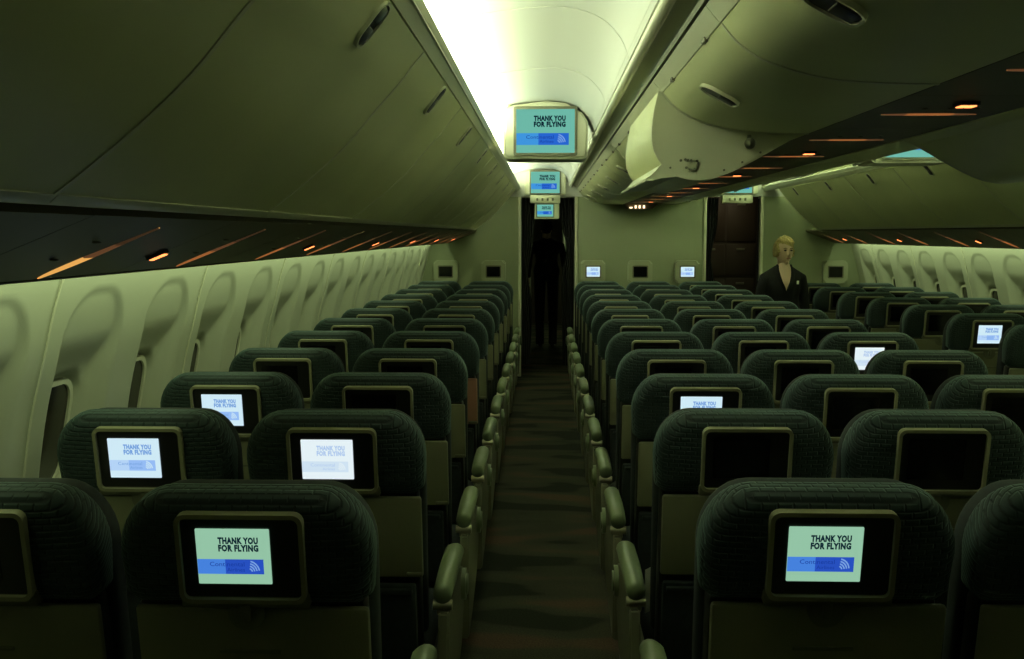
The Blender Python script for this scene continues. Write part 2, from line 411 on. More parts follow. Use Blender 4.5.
def latch(parent, pt, ang, y, side, flip=False, w=.11, h=.080, pd=2, inset=0):
    # pt profile point; ang tangent angle; latch lies on the face, long axis along the aisle
    b = latch_bm(w, h, pd)
    # local frame: long axis -> +y world, outward normal (-y local) -> profile normal, local z -> tangent
    tx, tz = math.cos(ang), math.sin(ang)
    n = Vector((-tz, 0, tx)); 
    if n.z > 0: n = -n
    t = Vector((tx, 0, tz)); lx = t
    m = Matrix((lx, -n, lx.cross(-n))).transposed().to_4x4()
    bm = bmesh.new(); merge(bm, b, None, Matrix.Translation((pt[0], 0, pt[1])+Vector((0, 0, 0)) if False else Vector((pt[0], 0, pt[1])) + n*inset) @ m)
    return link('latch', bm, [M['trim'], M['dark']], parent, True, (0, y, 0))
def side_bin(y0, y1, sgn, label):
    ym = (y0+y1)/2; q = (lambda p: p) if sgn < 0 else mir
    t = thing('overhead_bin', (0, 0, 0), label, 'overhead bin', 'closed bins along the ' + ('left wall' if sgn < 0 else 'right wall'))
    base = Vector(((-.6 if sgn < 0 else 2*CX+.6), ym, H+.2)); t.location = base
    sh = lambda pts: [(x-base.x, z-.2) for x, z in q(pts)]
    L = (y1-y0)/2
    bm = bmesh.new(); prism(bm, sh([(-.325, .468), (-.375, .425), (-.45, .345), (-.53, .255), (-.61, .18), (-.69, .115), (-.755, .075), (-1.02, .07), (-1.02, .492), (-.325, .492)]), -L, L)
    link('bin_housing', bm, M['bin'], t)
    bm = bmesh.new(); P = sh(BPS); shell(bm, P if sgn < 0 else P[::-1], -L+.0025, L-.0025, -.016)
    link('bin_door', bm, M['bin'], t, True)
    bm = bmesh.new(); P = sh([(-.728, .058), (-.742, .046), (-.757, .044), (-.768, .060)]); shell(bm, P if sgn < 0 else P[::-1], -L+.002, L-.002, -.008)
    link('bin_lip', bm, M['trim'], t, True)
    p, a = along(BPS, .10)
    if sgn > 0: p = (2*CX-p[0], p[1]); a = PI-a
    latch(t, (p[0]-base.x, p[1]-.2), a, 0, sgn, inset=.002)
    bm = bmesh.new(); P = sh(offset(BPS, .0025)); shell(bm, P if sgn < 0 else P[::-1], L-.014, L-.001, -.004)
    link('edge_bead', bm, M['trim'], t, True)
    return t
for k in range(-1, 8):
    y0 = 1.53+PITCH*k; y1 = min(y0+PITCH, YB-.01)
    if y1-y0 < .3: continue
    side_bin(y0, y1, -1, 'closed curved overhead bin on the left wall, %s from the camera' % ORD[k+1])
    if k >= 2: side_bin(y0, y1, 1, 'closed curved overhead bin on the right wall, %s one from the front bulkhead' % ORD[8-k])
last = 1.53+PITCH*9
# ---------------------------------------------------------------- service units with glowing amber streaks
UP = [(-.776, .032), (-1.095, -.097)]
def unit(y0, y1, sgn, sign, label, group, kind='side', hot=0):
    ym = (y0+y1)/2; L = (y1-y0)/2
    if kind == 'side':
        a, b = UP; q = (lambda p: p) if sgn < 0 else mir
        base = Vector(((-.93 if sgn < 0 else 2*CX+.93), ym, H-.03)); zo = -.03
    else:
        a, b = (.885, .335), (2*CX-.885, .335); q = lambda p: p; base = Vector((CX, ym, H+.34)); zo = .34
    t = thing('service_unit', base, label, 'service panel', group)
    sh = lambda pts: [(x-base.x, z-zo) for x, z in q(pts)]
    dx, dz = b[0]-a[0], b[1]-a[1]; l = math.hypot(dx, dz); nx, nz = dz/l, -dx/l
    if nz > 0: nx, nz = -nx, -nz
    at = lambda f, o: (a[0]+dx*f+nx*o, a[1]+dz*f+nz*o)
    bm = bmesh.new(); prism(bm, sh([at(0, 0), at(1, 0), at(1, -.016), at(0, -.016)]), -L+.0015, L-.0015)
    link('panel', bm, M['psu'], t)
    # long emissive amber streak across the panel, pointed at its ends
    bm = bmesh.new()
    f0, f1, hw = (.14, .975, .023) if kind == 'side' else (.155, .845, .016)
    N = 12; rows = []
    for i in range(N+1):
        u = i/N; ww = hw*max(.05, math.sin(PI*min(1, max(0, .01+.98*(u**1.6 if kind == 'side' else u))))**.6)
        p = sh([at(f0+(f1-f0)*u, .0025)])[0]; p2 = sh([at(f0+(f1-f0)*u, -.002)])[0]
        rows.append([bm.verts.new(c) for c in ((p[0], -ww, p[1]), (p[0], ww, p[1]), (p2[0], ww*1.25, p2[1]), (p2[0], -ww*1.25, p2[1]))])
    for i, (r0, r1) in enumerate(zip(rows, rows[1:])):
        for j in range(4):
            f = bm.faces.new((r0[j], r0[(j+1) % 4], r1[(j+1) % 4], r1[j]))
            if kind == 'side': f.material_index = 0 if i >= 7 else 1 if i >= 4 else 2
            else: f.material_index = 0 if 3 <= i < 9 else 1
    bm.faces.new(rows[0]); bm.faces.new(rows[-1][::-1])
    link('lamp_lens', bm, [M['slothot'] if hot else M['slot'], M['slotdim'], M['slotfaint']], t)
    # small reading light eyeballs
    for yy in (-.16,):
        for fu in ((.35, .62) if kind == 'side' else (.32, .5, .68)):
            p = sh([at(fu, .004)])[0]; bm = bmesh.new(); ball(bm, (p[0], yy, p[1]), .009, (1, 1, .3)); link('reading_light', bm, M['psu'], t, True)
    if sign:
        bm = bmesh.new(); fu = .62 if kind == 'side' else .5
        yy = .385 if kind == 'side' else -.26
        w_ = .026/l
        P = sh([at(fu-w_*.9, .001), at(fu+w_*.9, .001), at(fu+w_*.9, .010), at(fu-w_*.9, .010)])
        hw = .020 if kind == 'side' else .03
        prism(bm, P, yy-hw, yy+hw)
        link('sign_box', bm, M['dark'], t)
        s = t.children[-1] if False else [c for c in t.children if c.name.startswith('sign_box')][0]
        bm = bmesh.new()
        for g in (-1, 1):                               # two glowing pictograms
            c0, c1 = fu+g*w_*.42-w_*.34, fu+g*w_*.42+w_*.34
            P = sh([at(c0, .010), at(c1, .010), at(c1, .0125), at(c0, .0125)]); prism(bm, P, yy-hw*.6, yy+hw*.6)
        link('sign_symbol', bm, M['sign'], s)
    return t
SP = .832
for k in range(-1, 12):
    y0 = 1.76+SP*k; y1 = min(y0+SP, YB-.01)
    unit(y0, y1, -1, k >= 0 and k % 2 == 0, 'dark service panel with amber lamp under the left bins, %s from the camera' % ORD[k+1], 'service panels under the left bins', hot=(k == 0))
    if k >= 3: unit(y0, y1, 1, k % 2 == 0, 'dark service panel with amber lamp under the right bins, %s from the front bulkhead' % ORD[11-k], 'service panels under the right bins')
for k in range(0, 12):
    y0 = 1.785+.79*k
    unit(y0, y0+.79, 0, k % 2 == 1, 'dark service panel with amber lamp under the centre bins, %s from the camera' % ORD[k], 'service panels under the centre bins', 'centre')
# valance behind the outer edge of the side units
for i, g in enumerate((lambda p: p, lambda p: mir(p)[::-1])):
    bm = bmesh.new(); shell(bm, up(g([(-1.098, -.10), (-1.104, -.094), (-1.10, -.06), (-1.06, .07)])), Y0, YB, .004); struct('trim_%d' % (8+i), bm, M['psu'])
# housing above the last centre unit, with four warm lamps
t = thing('bulkhead_lamp_box', (CX-.03, 11.50, H+.331), 'small dark lamp box with glowing warm lamps under the centre bins at the bulkhead', 'lamp')
bm = bmesh.new(); prism(bm, [(-.17, 0), (-.13, -.055), (.13, -.055), (.19, 0)], -.10, .20); link('box', bm, M['psu'], t)
for k, x in enumerate((-.10, -.055, -.012, .035)):
    bm = bmesh.new(); bx(bm, x-.010 if k else x-.022, x+.010, -.125, -.095, -.052, -.018 if k else -.036, .004); link('bulb', bm, M['bulb'], t, True)

# ---------------------------------------------------------------- centre bins
DC = smoothline([(.392, .468), (.43, .425), (.487, .388), (.561, .362), (.639, .345), (.727, .337), (.80, .334), (.875, .333)], 4)
DO = smoothline([(.377, .476), (.362, .40), (.357, .33), (.366, .275), (.394, .228)], 4)[:-1] + smoothline([(.394, .228), (.42, .203), (.459, .187), (.513, .179), (.571, .188), (.629, .209), (.697, .243), (.762, .280), (.83, .318)], 3)
def centre_bin(y0, y1, side, opened, label):
    q = (lambda p: p) if side < 0 else mir; L = (y1-y0)/2; g = -1 if side < 0 else 1
    base = Vector((.65 if side < 0 else 2*CX-.65, (y0+y1)/2, H+.4))
    t = thing('overhead_bin', base, label, 'overhead bin', 'bins of the centre row')
    sh = lambda pts: [(x-base.x, z-.4) for x, z in q(pts)]
    def shl(bm, pts, a, b, th): P = sh(pts); shell(bm, P if side < 0 else P[::-1], a, b, th)
    bm = bmesh.new()
    if not opened: prism(bm, sh([(.365, .515), (.400, .470), (.45, .43), (.50, .405), (.57, .38), (.65, .362), (.73, .355), (.88, .352), (1.07, .352), (1.07, .515)]), -L, L)
    else:
        prism(bm, sh([(.365, .515), (.385, .492), (1.07, .50), (1.07, .515)]), -L, L); prism(bm, sh([(.90, .352), (1.07, .352), (1.07, .50), (.95, .497)]), -L, L)
    link('bin_housing', bm, M['bin'], t)
    bm = bmesh.new(); prism(bm, sh([(.357, .508), (.389, .470), (.397, .476), (.365, .515)]), -L+.002, L-.002)
    hs = link('hinge_strip', bm, M['trim'], t)
    for yy in (-L*.62, L*.5):
        bm = bmesh.new(); c = sh([(.3895, .4695)])[0]; bx(bm, c[0]-.006, c[0]+.006, yy-.025, yy+.025, c[1]-.004, c[1]+.008, .002)
        link('hinge', bm, M['psu'], hs, True)
    if not opened:
        bm = bmesh.new(); shl(bm, DC, -L+.0025, L-.0025, .016); link('bin_door', bm, M['bin'], t, True)
        p, a = along(DC, .24)
        if side > 0: p = (2*CX-p[0], p[1]); a = PI-a
        latch(t, (p[0]-base.x, p[1]-.4), a, 0, side, w=.12, h=.10, pd=1, inset=.003)
        bm = bmesh.new(); shl(bm, offset(DC, -.0025), L-.014, L-.001, .004); link('edge_bead', bm, M['trim'], t, True)
        return t
    bm = bmesh.new(); shl(bm, DO, -L+.01, L-.01, .012)
    prism(bm, sh([(.83, .318), (.875, .333), (.875, .345), (.83, .335)]), -L+.01, L-.01)
    bk = link('bin_bucket', bm, M['bin'], t, True)
    for yy in (-L+.008, L-.024):
        bm = bmesh.new(); prism(bm, sh(offset(DO, .002)+[(.875, .345), (.875, .395), (.62, .425), (.45, .455)]), yy, yy+.016)
        # raised rim round the cheek
        shl(bm, DO[:], yy-.004, yy+.02, .010)
        link('end_cheek', bm, M['trim'], bk, True)
    # protruding grip lip along the bottom front edge
    bm = bmesh.new(); P = sh([(.400, .222), (.393, .236), (.383, .226), (.370, .210), (.352, .194), (.338, .186), (.340, .179), (.362, .180), (.39, .187), (.44, .192)]); prism(bm, P, -L+.004, L-.004)
    link('grip_lip', bm, M['trim'], bk, True)
    ye = -L+.006
    bm = bmesh.new(); c = sh([(.680, .300)])[0]
    tube(bm, (c[0], ye-.022, c[1]), (c[0], ye+.004, c[1]), .013); ball(bm, (c[0], ye-.026, c[1]), .019, (1, .7, 1)); bx(bm, c[0]-.006, c[0]+.006, ye-.012, ye, c[1], c[1]+.03, .002)
    link('pivot_knob', bm, M['olive'], bk, True)
    bm = bmesh.new()
    for x, z in ((.455, .246), (.470, .249), (.478, .247), (.489, .246), (.509, .244), (.474, .222), (.502, .217)):
        c = sh([(x, z)])[0]; tube(bm, (c[0], ye-.005, c[1]), (c[0], ye+.003, c[1]), .0045, 8)
    c0 = sh([(.482, .216)])[0]; c1 = sh([(.504, .214)])[0]; c2 = sh([(.514, .240)])[0]
    tube(bm, (c0[0], ye-.004, c0[1]), (c1[0], ye-.004, c1[1]), .003, 6); tube(bm, (c1[0], ye-.004, c1[1]), (c2[0], ye-.004, c2[1]), .003, 6)
    for x, z in ((.42, .222), (.60, .214), (.66, .24), (.72, .272)):
        c = sh([(x, z)])[0]; tube(bm, (c[0], ye-.004, c[1]), (c[0], ye+.003, c[1]), .0035, 8)
    link('bracket', bm, M['olive'], bk, True)
    return t
for k in range(0, 10):
    y0 = 1.23+1.14*k; y1 = min(y0+1.14, YB-.01)
    if y1-y0 < .2: continue
    op = k == 2
    centre_bin(y0, y1, -1, op, ('open lowered overhead bin hanging beside the left aisle' if op else 'closed centre overhead bin over the left aisle, %s from the camera' % ORD[k]))
    if k >= 0:
        y0 += .28; y1 = min(y0+1.14, YB-.01); op = k == 1
        centre_bin(y0, y1, 1, op, ('dark open overhead bin hanging over the right aisle at the right edge' if op else 'closed centre overhead bin over the right aisle, %s from the camera' % ORD[k]))

# ---------------------------------------------------------------- ceiling and bulkhead monitors
def ceiling_monitor(x, y, zc, label, W=.323, style='teal', depth=.16, full=True):
    t = thing('ceiling_monitor', (x, y, H+zc), label, 'monitor', 'drop down ceiling monitors')
    bm = bmesh.new()
    if full: out = [(-.215, -.150), (.215, -.150), (.232, -.135), (.236, .05), (.205, .10), (.11, .155), (0, .165), (-.17, .145), (-.232, .125), (-.232, -.135)]
    else: out = [(-.22, -.135), (.22, -.135), (.232, -.12), (.232, .12), (.15, .14), (-.2, .14), (-.232, .12), (-.232, -.12)]
    prism(bm, out, -.02, depth)
    bmesh.ops.bevel(bm, geom=[e for e in bm.edges if all(abs(v.co.y+.02) < 1e-4 for v in e.verts)], offset=.012, segments=3, affect='EDGES')
    link('housing', bm, M['trim'], t, True)
    bm = bmesh.new(); ring(bm, rrect(W+.030, W*.74+.030, .010), rrect(W, W*.74, .004), -.028, -.015); b = link('bezel', bm, M['olive'], t, True)
    link('screen', screen_bm(W), [M[m] for m in STY[style]], t, loc=(0, -.022, 0))
    return t
ceiling_monitor(.0, 5.8, .567, 'large ceiling monitor showing thank you message over the left aisle', depth=.30)
ceiling_monitor(.0, YB-.03, .578, 'ceiling monitor on the bulkhead above the left aisle doorway', depth=.03, full=False)
ceiling_monitor(-.0, 20.2*.86, .39, 'distant ceiling monitor seen through the left aisle doorway', W=.27, full=False)
ceiling_monitor(2*CX, 6.2, .567, 'ceiling monitor over the right aisle half hidden by the centre bins', depth=.30)
ceiling_monitor(2*CX, YB-.03, .578, 'ceiling monitor above the right aisle doorway', depth=.03, full=False)
for x, lab in ((0.0, 'cream sign box with small fittings above the left aisle doorway'), (2*CX, 'cream sign box with small fittings above the right aisle doorway')):
    t = thing('sign_box', (x, YB-.05, H+.39), lab, 'sign box', 'sign boxes over the doorways')
    bm = bmesh.new(); bx(bm, -.17, .17, -.03, .09, -.045, .045, .012); link('box', bm, M['trim'], t, True)
    for k in range(4):
        bm = bmesh.new(); bx(bm, -.10+k*.058, -.078+k*.058, -.036, -.028, -.018, .012, .002); link('lamp', bm, M['olive'], t, True)
def bulk_monitor(x, on, label):
    t = thing('bulkhead_monitor', (x, YB, H-.425), label, 'monitor', 'small monitors on the front bulkhead')
    bm = bmesh.new(); plate(bm, rrect(.275, .255, .04), -.07, 0)
    bmesh.ops.bevel(bm, geom=[e for e in bm.edges if all(abs(v.co.y+.07) < 1e-4 for v in e.verts)], offset=.018, segments=3, affect='EDGES')
    link('housing', bm, M['monhouse'], t, True)
    bm = bmesh.new(); ring(bm, rrect(.175, .140, .012), rrect(.150, .115, .008), -.076, -.066); link('bezel', bm, M['olive'], t, True)
    if on: link('screen', screen_bm(.15), [M[m] for m in STY['white']], t, loc=(0, -.072, 0))
    else:
        bm = bmesh.new(); plate(bm, rrect(.152, .117, .008), -.074, -.068); link('screen', bm, M['black'], t)
bulk_monitor(-1.13, 0, 'switched off monitor on the left bulkhead beside the window wall')
bulk_monitor(-.585, 0, 'switched off monitor on the left bulkhead beside the aisle doorway')
bulk_monitor(.545, 1, 'lit monitor at the left end of the centre bulkhead')
bulk_monitor(CX, 0, 'switched off monitor in the middle of the centre bulkhead')
bulk_monitor(2*CX-.545, 1, 'lit monitor at the right end of the centre bulkhead')
bulk_monitor(2*CX+1.11, 0, 'switched off monitor on the right bulkhead beyond the standing woman')
# curtains in the doorways
def curtain(x, wt, wb, y, label, z0=.12, z1=H+.41, tie=None):
    bm = bmesh.new(); A = []
    for j in range(25):
        f = j/24; z = z1+(z0-z1)*f; wd = wt+(wb-wt)*f
        if tie: wd *= 1-.45*math.exp(-((f-tie)/.12)**2)
        row = []
        for i in range(41):
            u = i/40; row.append(bm.verts.new((x+(u if wt > 0 else u)*wd, y+.022*math.sin(u*PI*9), z)))
        A.append(row)
    for a, b in zip(A, A[1:]):
        for i in range(40): bm.faces.new((a[i], a[i+1], b[i+1], b[i]))
    o = link('curtain', bm, M['curtain'], None, 2); m = o.modifiers.new('s', 'SOLIDIFY'); m.thickness = .003
    tag(o, label, 'curtain', 'dark doorway curtains')
curtain(DL0+.006, .15, .10, YB+.12, 'dark curtain gathered on the left side of the left aisle doorway', tie=.45)
curtain(DL1-.006, -.17, -.12, YB+.12, 'dark curtain gathered on the right side of the left aisle doorway', tie=.3)
curtain(2*CX-DL1+.006, .15, .12, YB+.12, 'dark curtain gathered on the left side of the right aisle doorway', tie=.35)
# galley cabinet glimpsed through the right doorway
t = thing('galley_cabinet', (2*CX+.02, YB+1.1, 0), 'dark brown galley cabinet with stacked doors inside the right doorway', 'cabinet')
bm = bmesh.new(); bx(bm, -.32, .45, 0, .6, 0, H+.5, .01); link('body', bm, M['brown'], t, True)
for z0, z1 in ((.08, .62), (.66, 1.08), (1.12, 1.5), (1.54, 2.05)):
    for x0, x1 in ((-.29, .05), (.07, .42)):
        bm = bmesh.new(); bx(bm, x0, x1, -.015, 0, z0, z1, .006); d = link('door', bm, M['brown'], t, True)
        bm = bmesh.new(); bx(bm, x0+.12, x0+.22, -.03, -.014, z1-.07, z1-.045, .004); link('handle', bm, M['olive'], d, True)

# ---------------------------------------------------------------- seats (origin on the floor under the seat back; passengers face +y)
TILT = math.radians(9)
def seat_outline(w, zb, zt, r, n=8, rv=.125):
    pts = []
    for cx, a0 in ((w/2-r, 0), (-w/2+r, 90)):
        for k in range(n+1):
            a = math.radians(a0+90*k/n); pts.append((cx+r*math.cos(a), zt-rv+rv*math.sin(a)))
    pts.append((-w/2+.006, zb+.02)); pts.append((-w/2+.03, zb)); pts.append((w/2-.03, zb)); pts.append((w/2-.006, zb+.02))
    return pts
def pillow(bm, out, y0, y1, rad, cz, mi=0, bulge=.0):   # rounded extrusion of an outline
    cx = 0; N = 5; prof = []
    for k in range(N+1):
        a = PI/2*k/N; prof.append((y0+rad*(1-math.sin(a)), rad*(1-math.cos(a))))
    prof = [(y, ins) for y, ins in reversed([(y0+rad*(1-math.cos(PI/2*k/N)), rad*(1-math.sin(PI/2*k/N))) for k in range(N, -1, -1)])]
    layers = prof + [(y1-(y-y0), i) for y, i in reversed(prof)]
    R = []
    xm = max(abs(p[0]) for p in out); zs = [p[1] for p in out]; zc = (min(zs)+max(zs))/2; hz = (max(zs)-min(zs))/2
    for y, ins in layers:
        sx = (xm-ins)/xm; sz = (hz-ins)/hz
        R.append([bm.verts.new((x*sx, y, zc+(z-zc)*sz)) for x, z in out])
    n = len(out)
    for a, b in zip(R, R[1:]):
        for i in range(n): bm.faces.new((a[i], b[i], b[(i+1) % n], a[(i+1) % n])).material_index = mi
    for r, yy, s in ((R[0], y0-bulge, 1), (R[-1], y1+bulge, -1)):
        inner = [bm.verts.new((v.co.x*.6, yy, zc+(v.co.z-zc)*.6)) for v in r]
        for i in range(n): bm.faces.new((r[i], r[(i+1) % n], inner[(i+1) % n], inner[i])).material_index = mi
        bm.faces.new(inner).material_index = mi
ROT = Matrix.Translation((0, 0, .465)) @ Matrix.Rotation(TILT, 4, 'X') @ Matrix.Translation((0, 0, -.45))
def tl(bm): bm.transform(ROT); return bm
def make_seat():
    t = thing('airline_seat', (0, 0, 0), 'seat', 'seat')
    bm = bmesh.new(); pillow(bm, seat_outline(.495, .900, 1.128, .10), .0, .10, .036, 1.0, bulge=.004); o = link('headrest_cover', tl(bm), M['quilt'], t, 2)
    bm = bmesh.new(); pillow(bm, seat_outline(.480, .42, 1.112, .10), .07, .155, .03, .8, bulge=.0); link('back_cushion', tl(bm), M['cushion'], t, 2)
    bm = bmesh.new(); bx(bm, -.225, .225, .030, .085, .34, .90, .012); link('seatback_shell', tl(bm), M['dark'], t, True)
    bm = bmesh.new(); bx(bm, -.222, .236, .004, .024, .655, .897, .008); tr = link('tray_table', tl(bm), M['tray'], t, True)
    bm = bmesh.new(); bx(bm, -.06, .06, .0005, .006, .80, .808, .001); link('pull_slot', tl(bm), M['olive'], tr, True)
    bm = bmesh.new(); bx(bm, .19, .234, -.001, .008, .660, .674, .003); link('corner_catch', tl(bm), M['olive'], tr, True)
    bm = bmesh.new(); tube(bm, (0, -.004, .890), (0, .004, .890), .036, 20); bx(bm, -.009, .009, -.012, .0, .876, .912, .004); link('tray_latch', tl(bm), M['olive'], t, True)
    bm = bmesh.new(); bx(bm, -.125, .125, -.008, .02, .902, .935, .006); link('monitor_shroud', tl(bm), M['olive'], t, True)
    bm = bmesh.new(); ring(bm, rrect(.244, .184, .020), rrect(.226, .166, .013), -.018, .004, 0, 0, 1.010); fr = link('monitor_frame', tl(bm), M['border'], t, True)
    bm = bmesh.new(); plate(bm, rrect(.230, .170, .013), -.008, .006, 0, 0, 1.013); link('monitor_face', tl(bm), M['dark'], fr)
    bm = bmesh.new(); plate(bm, rrect(.153, .115, .004), -.0095, -.004, 0, -.014, 1.014); link('screen', tl(bm), M['black'], fr)
    bm = bmesh.new(); bx(bm, -.215, .215, .0, .02, .36, .635, .008); bx(bm, -.205, .205, -.012, .004, .61, .625, .004); link('literature_pocket', tl(bm), M['cushion'], t, True)
    bm = bmesh.new(); bx(bm, -.235, .235, .13, .58, .32, .44, .045, 4); link('seat_cushion', bm, M['cushion'], t, True)
    bm = bmesh.new(); bx(bm, -.235, .235, .10, .50, .265, .318, .01); link('seat_frame', bm, M['olive'], t, True)
    for x in (-.17, .17):
        bm = bmesh.new(); tube(bm, (x, .14, 0), (x, .17, .27), .017, 10); tube(bm, (x, .46, 0), (x, .43, .27), .017, 10); bx(bm, x-.02, x+.02, .08, .52, .0, .022, .006); link('leg', bm, M['metal'], t, True)
    return t
def armrest(parent, x, aisle):
    # padded cap, metal end, and (on the aisle) a tall side panel
    s = 1 if x > 0 else -1; y0, y1 = .04, .50; z = .62
    bm = bmesh.new()
    loft(bm, [((x, y0, z-.030), (.020, 0, 0), (0, -.004, .022)), ((x, y0+.012, z-.026), (.028, 0, 0), (0, 0, .030)), ((x, y0+.14, z-.020), (.031, 0, 0), (0, 0, .027)), ((x, (y0+y1)/2, z-.018), (.032, 0, 0), (0, 0, .026)),
              ((x, y1-.06, z-.020), (.031, 0, 0), (0, 0, .026)), ((x, y1-.01, z-.036), (.028, 0, 0), (0, .012, .024)), ((x, y1+.006, z-.055), (.018, 0, 0), (0, .02, .012))], 14)
    for v in bm.verts: v.co.x = x+(v.co.x-x)*(1 if aisle else .62)
    a = link('armrest', bm, M['arm'], parent, 2)
    bm = bmesh.new(); bx(bm, x-.017, x+.017, y0+.01, y1-.03, z-.09, z-.030, .006); hw = .028 if aisle else .019; tube(bm, (x-hw, y0+.018, z-.060), (x+hw, y0+.018, z-.060), .015, 12)
    link('armrest_hinge', bm, M['metal'], a, True)
    if aisle:
        bm = bmesh.new(); pts = [(y0-.02, .16), (y0-.03, .40), (y0+.0, .54), (y0+.06, .56), (y1-.10, .56), (y1+.02, .53), (y1+.07, .46), (y1+.07, .36), (y1-.02, .27), (.22, .20)]
        xs = (x-.012*s, x+.020*s); A = [[bm.verts.new((xx, y, zz)) for y, zz in pts] for xx in xs]
        bm.faces.new(A[0]); bm.faces.new(A[1][::-1])
        for i in range(len(pts)): bm.faces.new((A[0][i], A[1][i], A[1][(i+1) % len(pts)], A[0][(i+1) % len(pts)]))
        bmesh.ops.bevel(bm, geom=bm.edges[:], offset=.006, segments=2, affect='EDGES')
        link('side_panel', bm, M['olive'], parent, True)
        bm = bmesh.new(); tube(bm, (x+.0*s, y1-.0, .47), (x+.034*s, y1-.0, .47), .052, 20); tube(bm, (x+.03*s, y1, .47), (x+.040*s, y1, .47), .034, 20); link('end_cap', bm, M['arm'], parent, True)
proto = make_seat()
base_parts = {}
on_mesh = {}
for st in ('mint', 'white', 'pale'):
    b = screen_bm(.141); b.transform(Matrix.Diagonal((1, 1, 1.09, 1))); b.transform(Matrix.Translation((-.014, -.0105, 1.014))); b.transform(ROT)
    me = bpy.data.meshes.new('screen_' + st); b.to_mesh(me); b.free()
    for m in STY[st]: me.materials.append(M[m])
    on_mesh[st] = me
armp = {}
for key, x, ai in (('L', -.264, False), ('R', .264, False), ('LA', -.282, True), ('RA', .282, True)):
    tmp = bpy.data.objects.new('tmp', None); COL.objects.link(tmp); armrest(tmp, x, ai); armp[key] = tmp
def place_seat(x, y, arms, label, group, screen=None, pink=False, far=False):
    r = copy_tree(proto); r.location = (x, y, 0); r['label'] = label; r['group'] = group
    for fr in list(r.children):
        n = fr.name.split('.')[0]
        if n == 'monitor_frame' and screen:
            for c in fr.children:
                if c.name.startswith('screen'): c.data = on_mesh[screen]; c['label'] = 'lit screen with thank you message'
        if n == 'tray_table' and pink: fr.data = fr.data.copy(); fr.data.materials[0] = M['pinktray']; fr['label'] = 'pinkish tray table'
    for k in arms:
        for c in armp[k].children: copy_tree(c, r)
    return r
PITCHY = .79; ROW1 = 1.925
off = math.sin(TILT)*.56                                # the cover leans back: place so that the monitor sits at the measured depth
SCR = {('wl', 1): 'white', ('al', 0): 'mint', ('al', 1): 'pale', ('wl', 2): 'white', ('c1', 0): 'mint', ('c1', 2): 'white', ('c3', 4): 'pale', ('c1', 6): 'white'}
POS = {'wl': (-1.105, 'R', 'window seat of left block'), 'al': (-.575, 'RA', 'aisle seat of left block'),
       'c1': (.550, 'LA R', 'left seat of centre block'), 'c2': (1.075, 'R', 'middle seat of centre block'), 'c3': (1.605, 'RA', 'right seat of centre block')}
TXT = {None: 'screen off', 'mint': 'screen lit mint', 'white': 'screen lit white', 'pale': 'screen lit pale'}
for n in range(12):
    for key, (x, arms, nm) in POS.items():
        y = ((1.90, 2.745, 3.515) if key in ('wl', 'al') else (1.95, 2.79, 3.52))[n]+off if n < 3 else ROW1+PITCHY*n+off
        if (key == 'c2' and n < 0) or (key == 'c3' and n < 2): continue
        sc = SCR.get((key, n)); ar = arms.split()
        if key == 'wl': ar = ['R']
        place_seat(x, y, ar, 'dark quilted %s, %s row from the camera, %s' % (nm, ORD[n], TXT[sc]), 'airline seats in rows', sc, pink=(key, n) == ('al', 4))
RR = [5.56, 6.35, 7.14, 7.93, 8.72, 9.51, 10.30, 11.0]
for i, d in enumerate(RR[:7]):
    n = 7-i
    sc = 'white' if i == 1 else None
    place_seat(2*CX+.575, d+off, ['LA', 'R'], 'dark aisle seat of right block, %s row back from the bulkhead, %s' % (ORD[n-1], TXT[sc]), 'airline seats in rows', sc)
    if i >= 2: place_seat(2*CX+1.105, d+off, [], 'dark window seat of right block, %s row back from the bulkhead, screen off' % ORD[n-1], 'airline seats in rows')
def kill(o):
    for c in list(o.children): kill(c)
    bpy.data.objects.remove(o)
kill(proto)
for v in armp.values(): kill(v)
# a slip of white paper standing on the seat beside the centre aisle armrest
bm = bmesh.new()
A = [[bm.verts.new((x, y, z)) for x, y, z in row] for row in (((-.03, .0, 0), (.0, .03, 0), (.03, .0, 0)), ((-.032, -.006, .14), (.0, .024, .145), (.03, -.006, .14)))]
for i in range(2): bm.faces.new((A[0][i], A[0][i+1], A[1][i+1], A[1][i]))
o = link('paper_card', bm, M['paper'], loc=(.345, ROW1+PITCHY+off+.33, .452)); m = o.modifiers.new('s', 'SOLIDIFY'); m.thickness = .002
tag(o, 'folded white paper card standing on the centre block aisle seat, second row', 'paper')

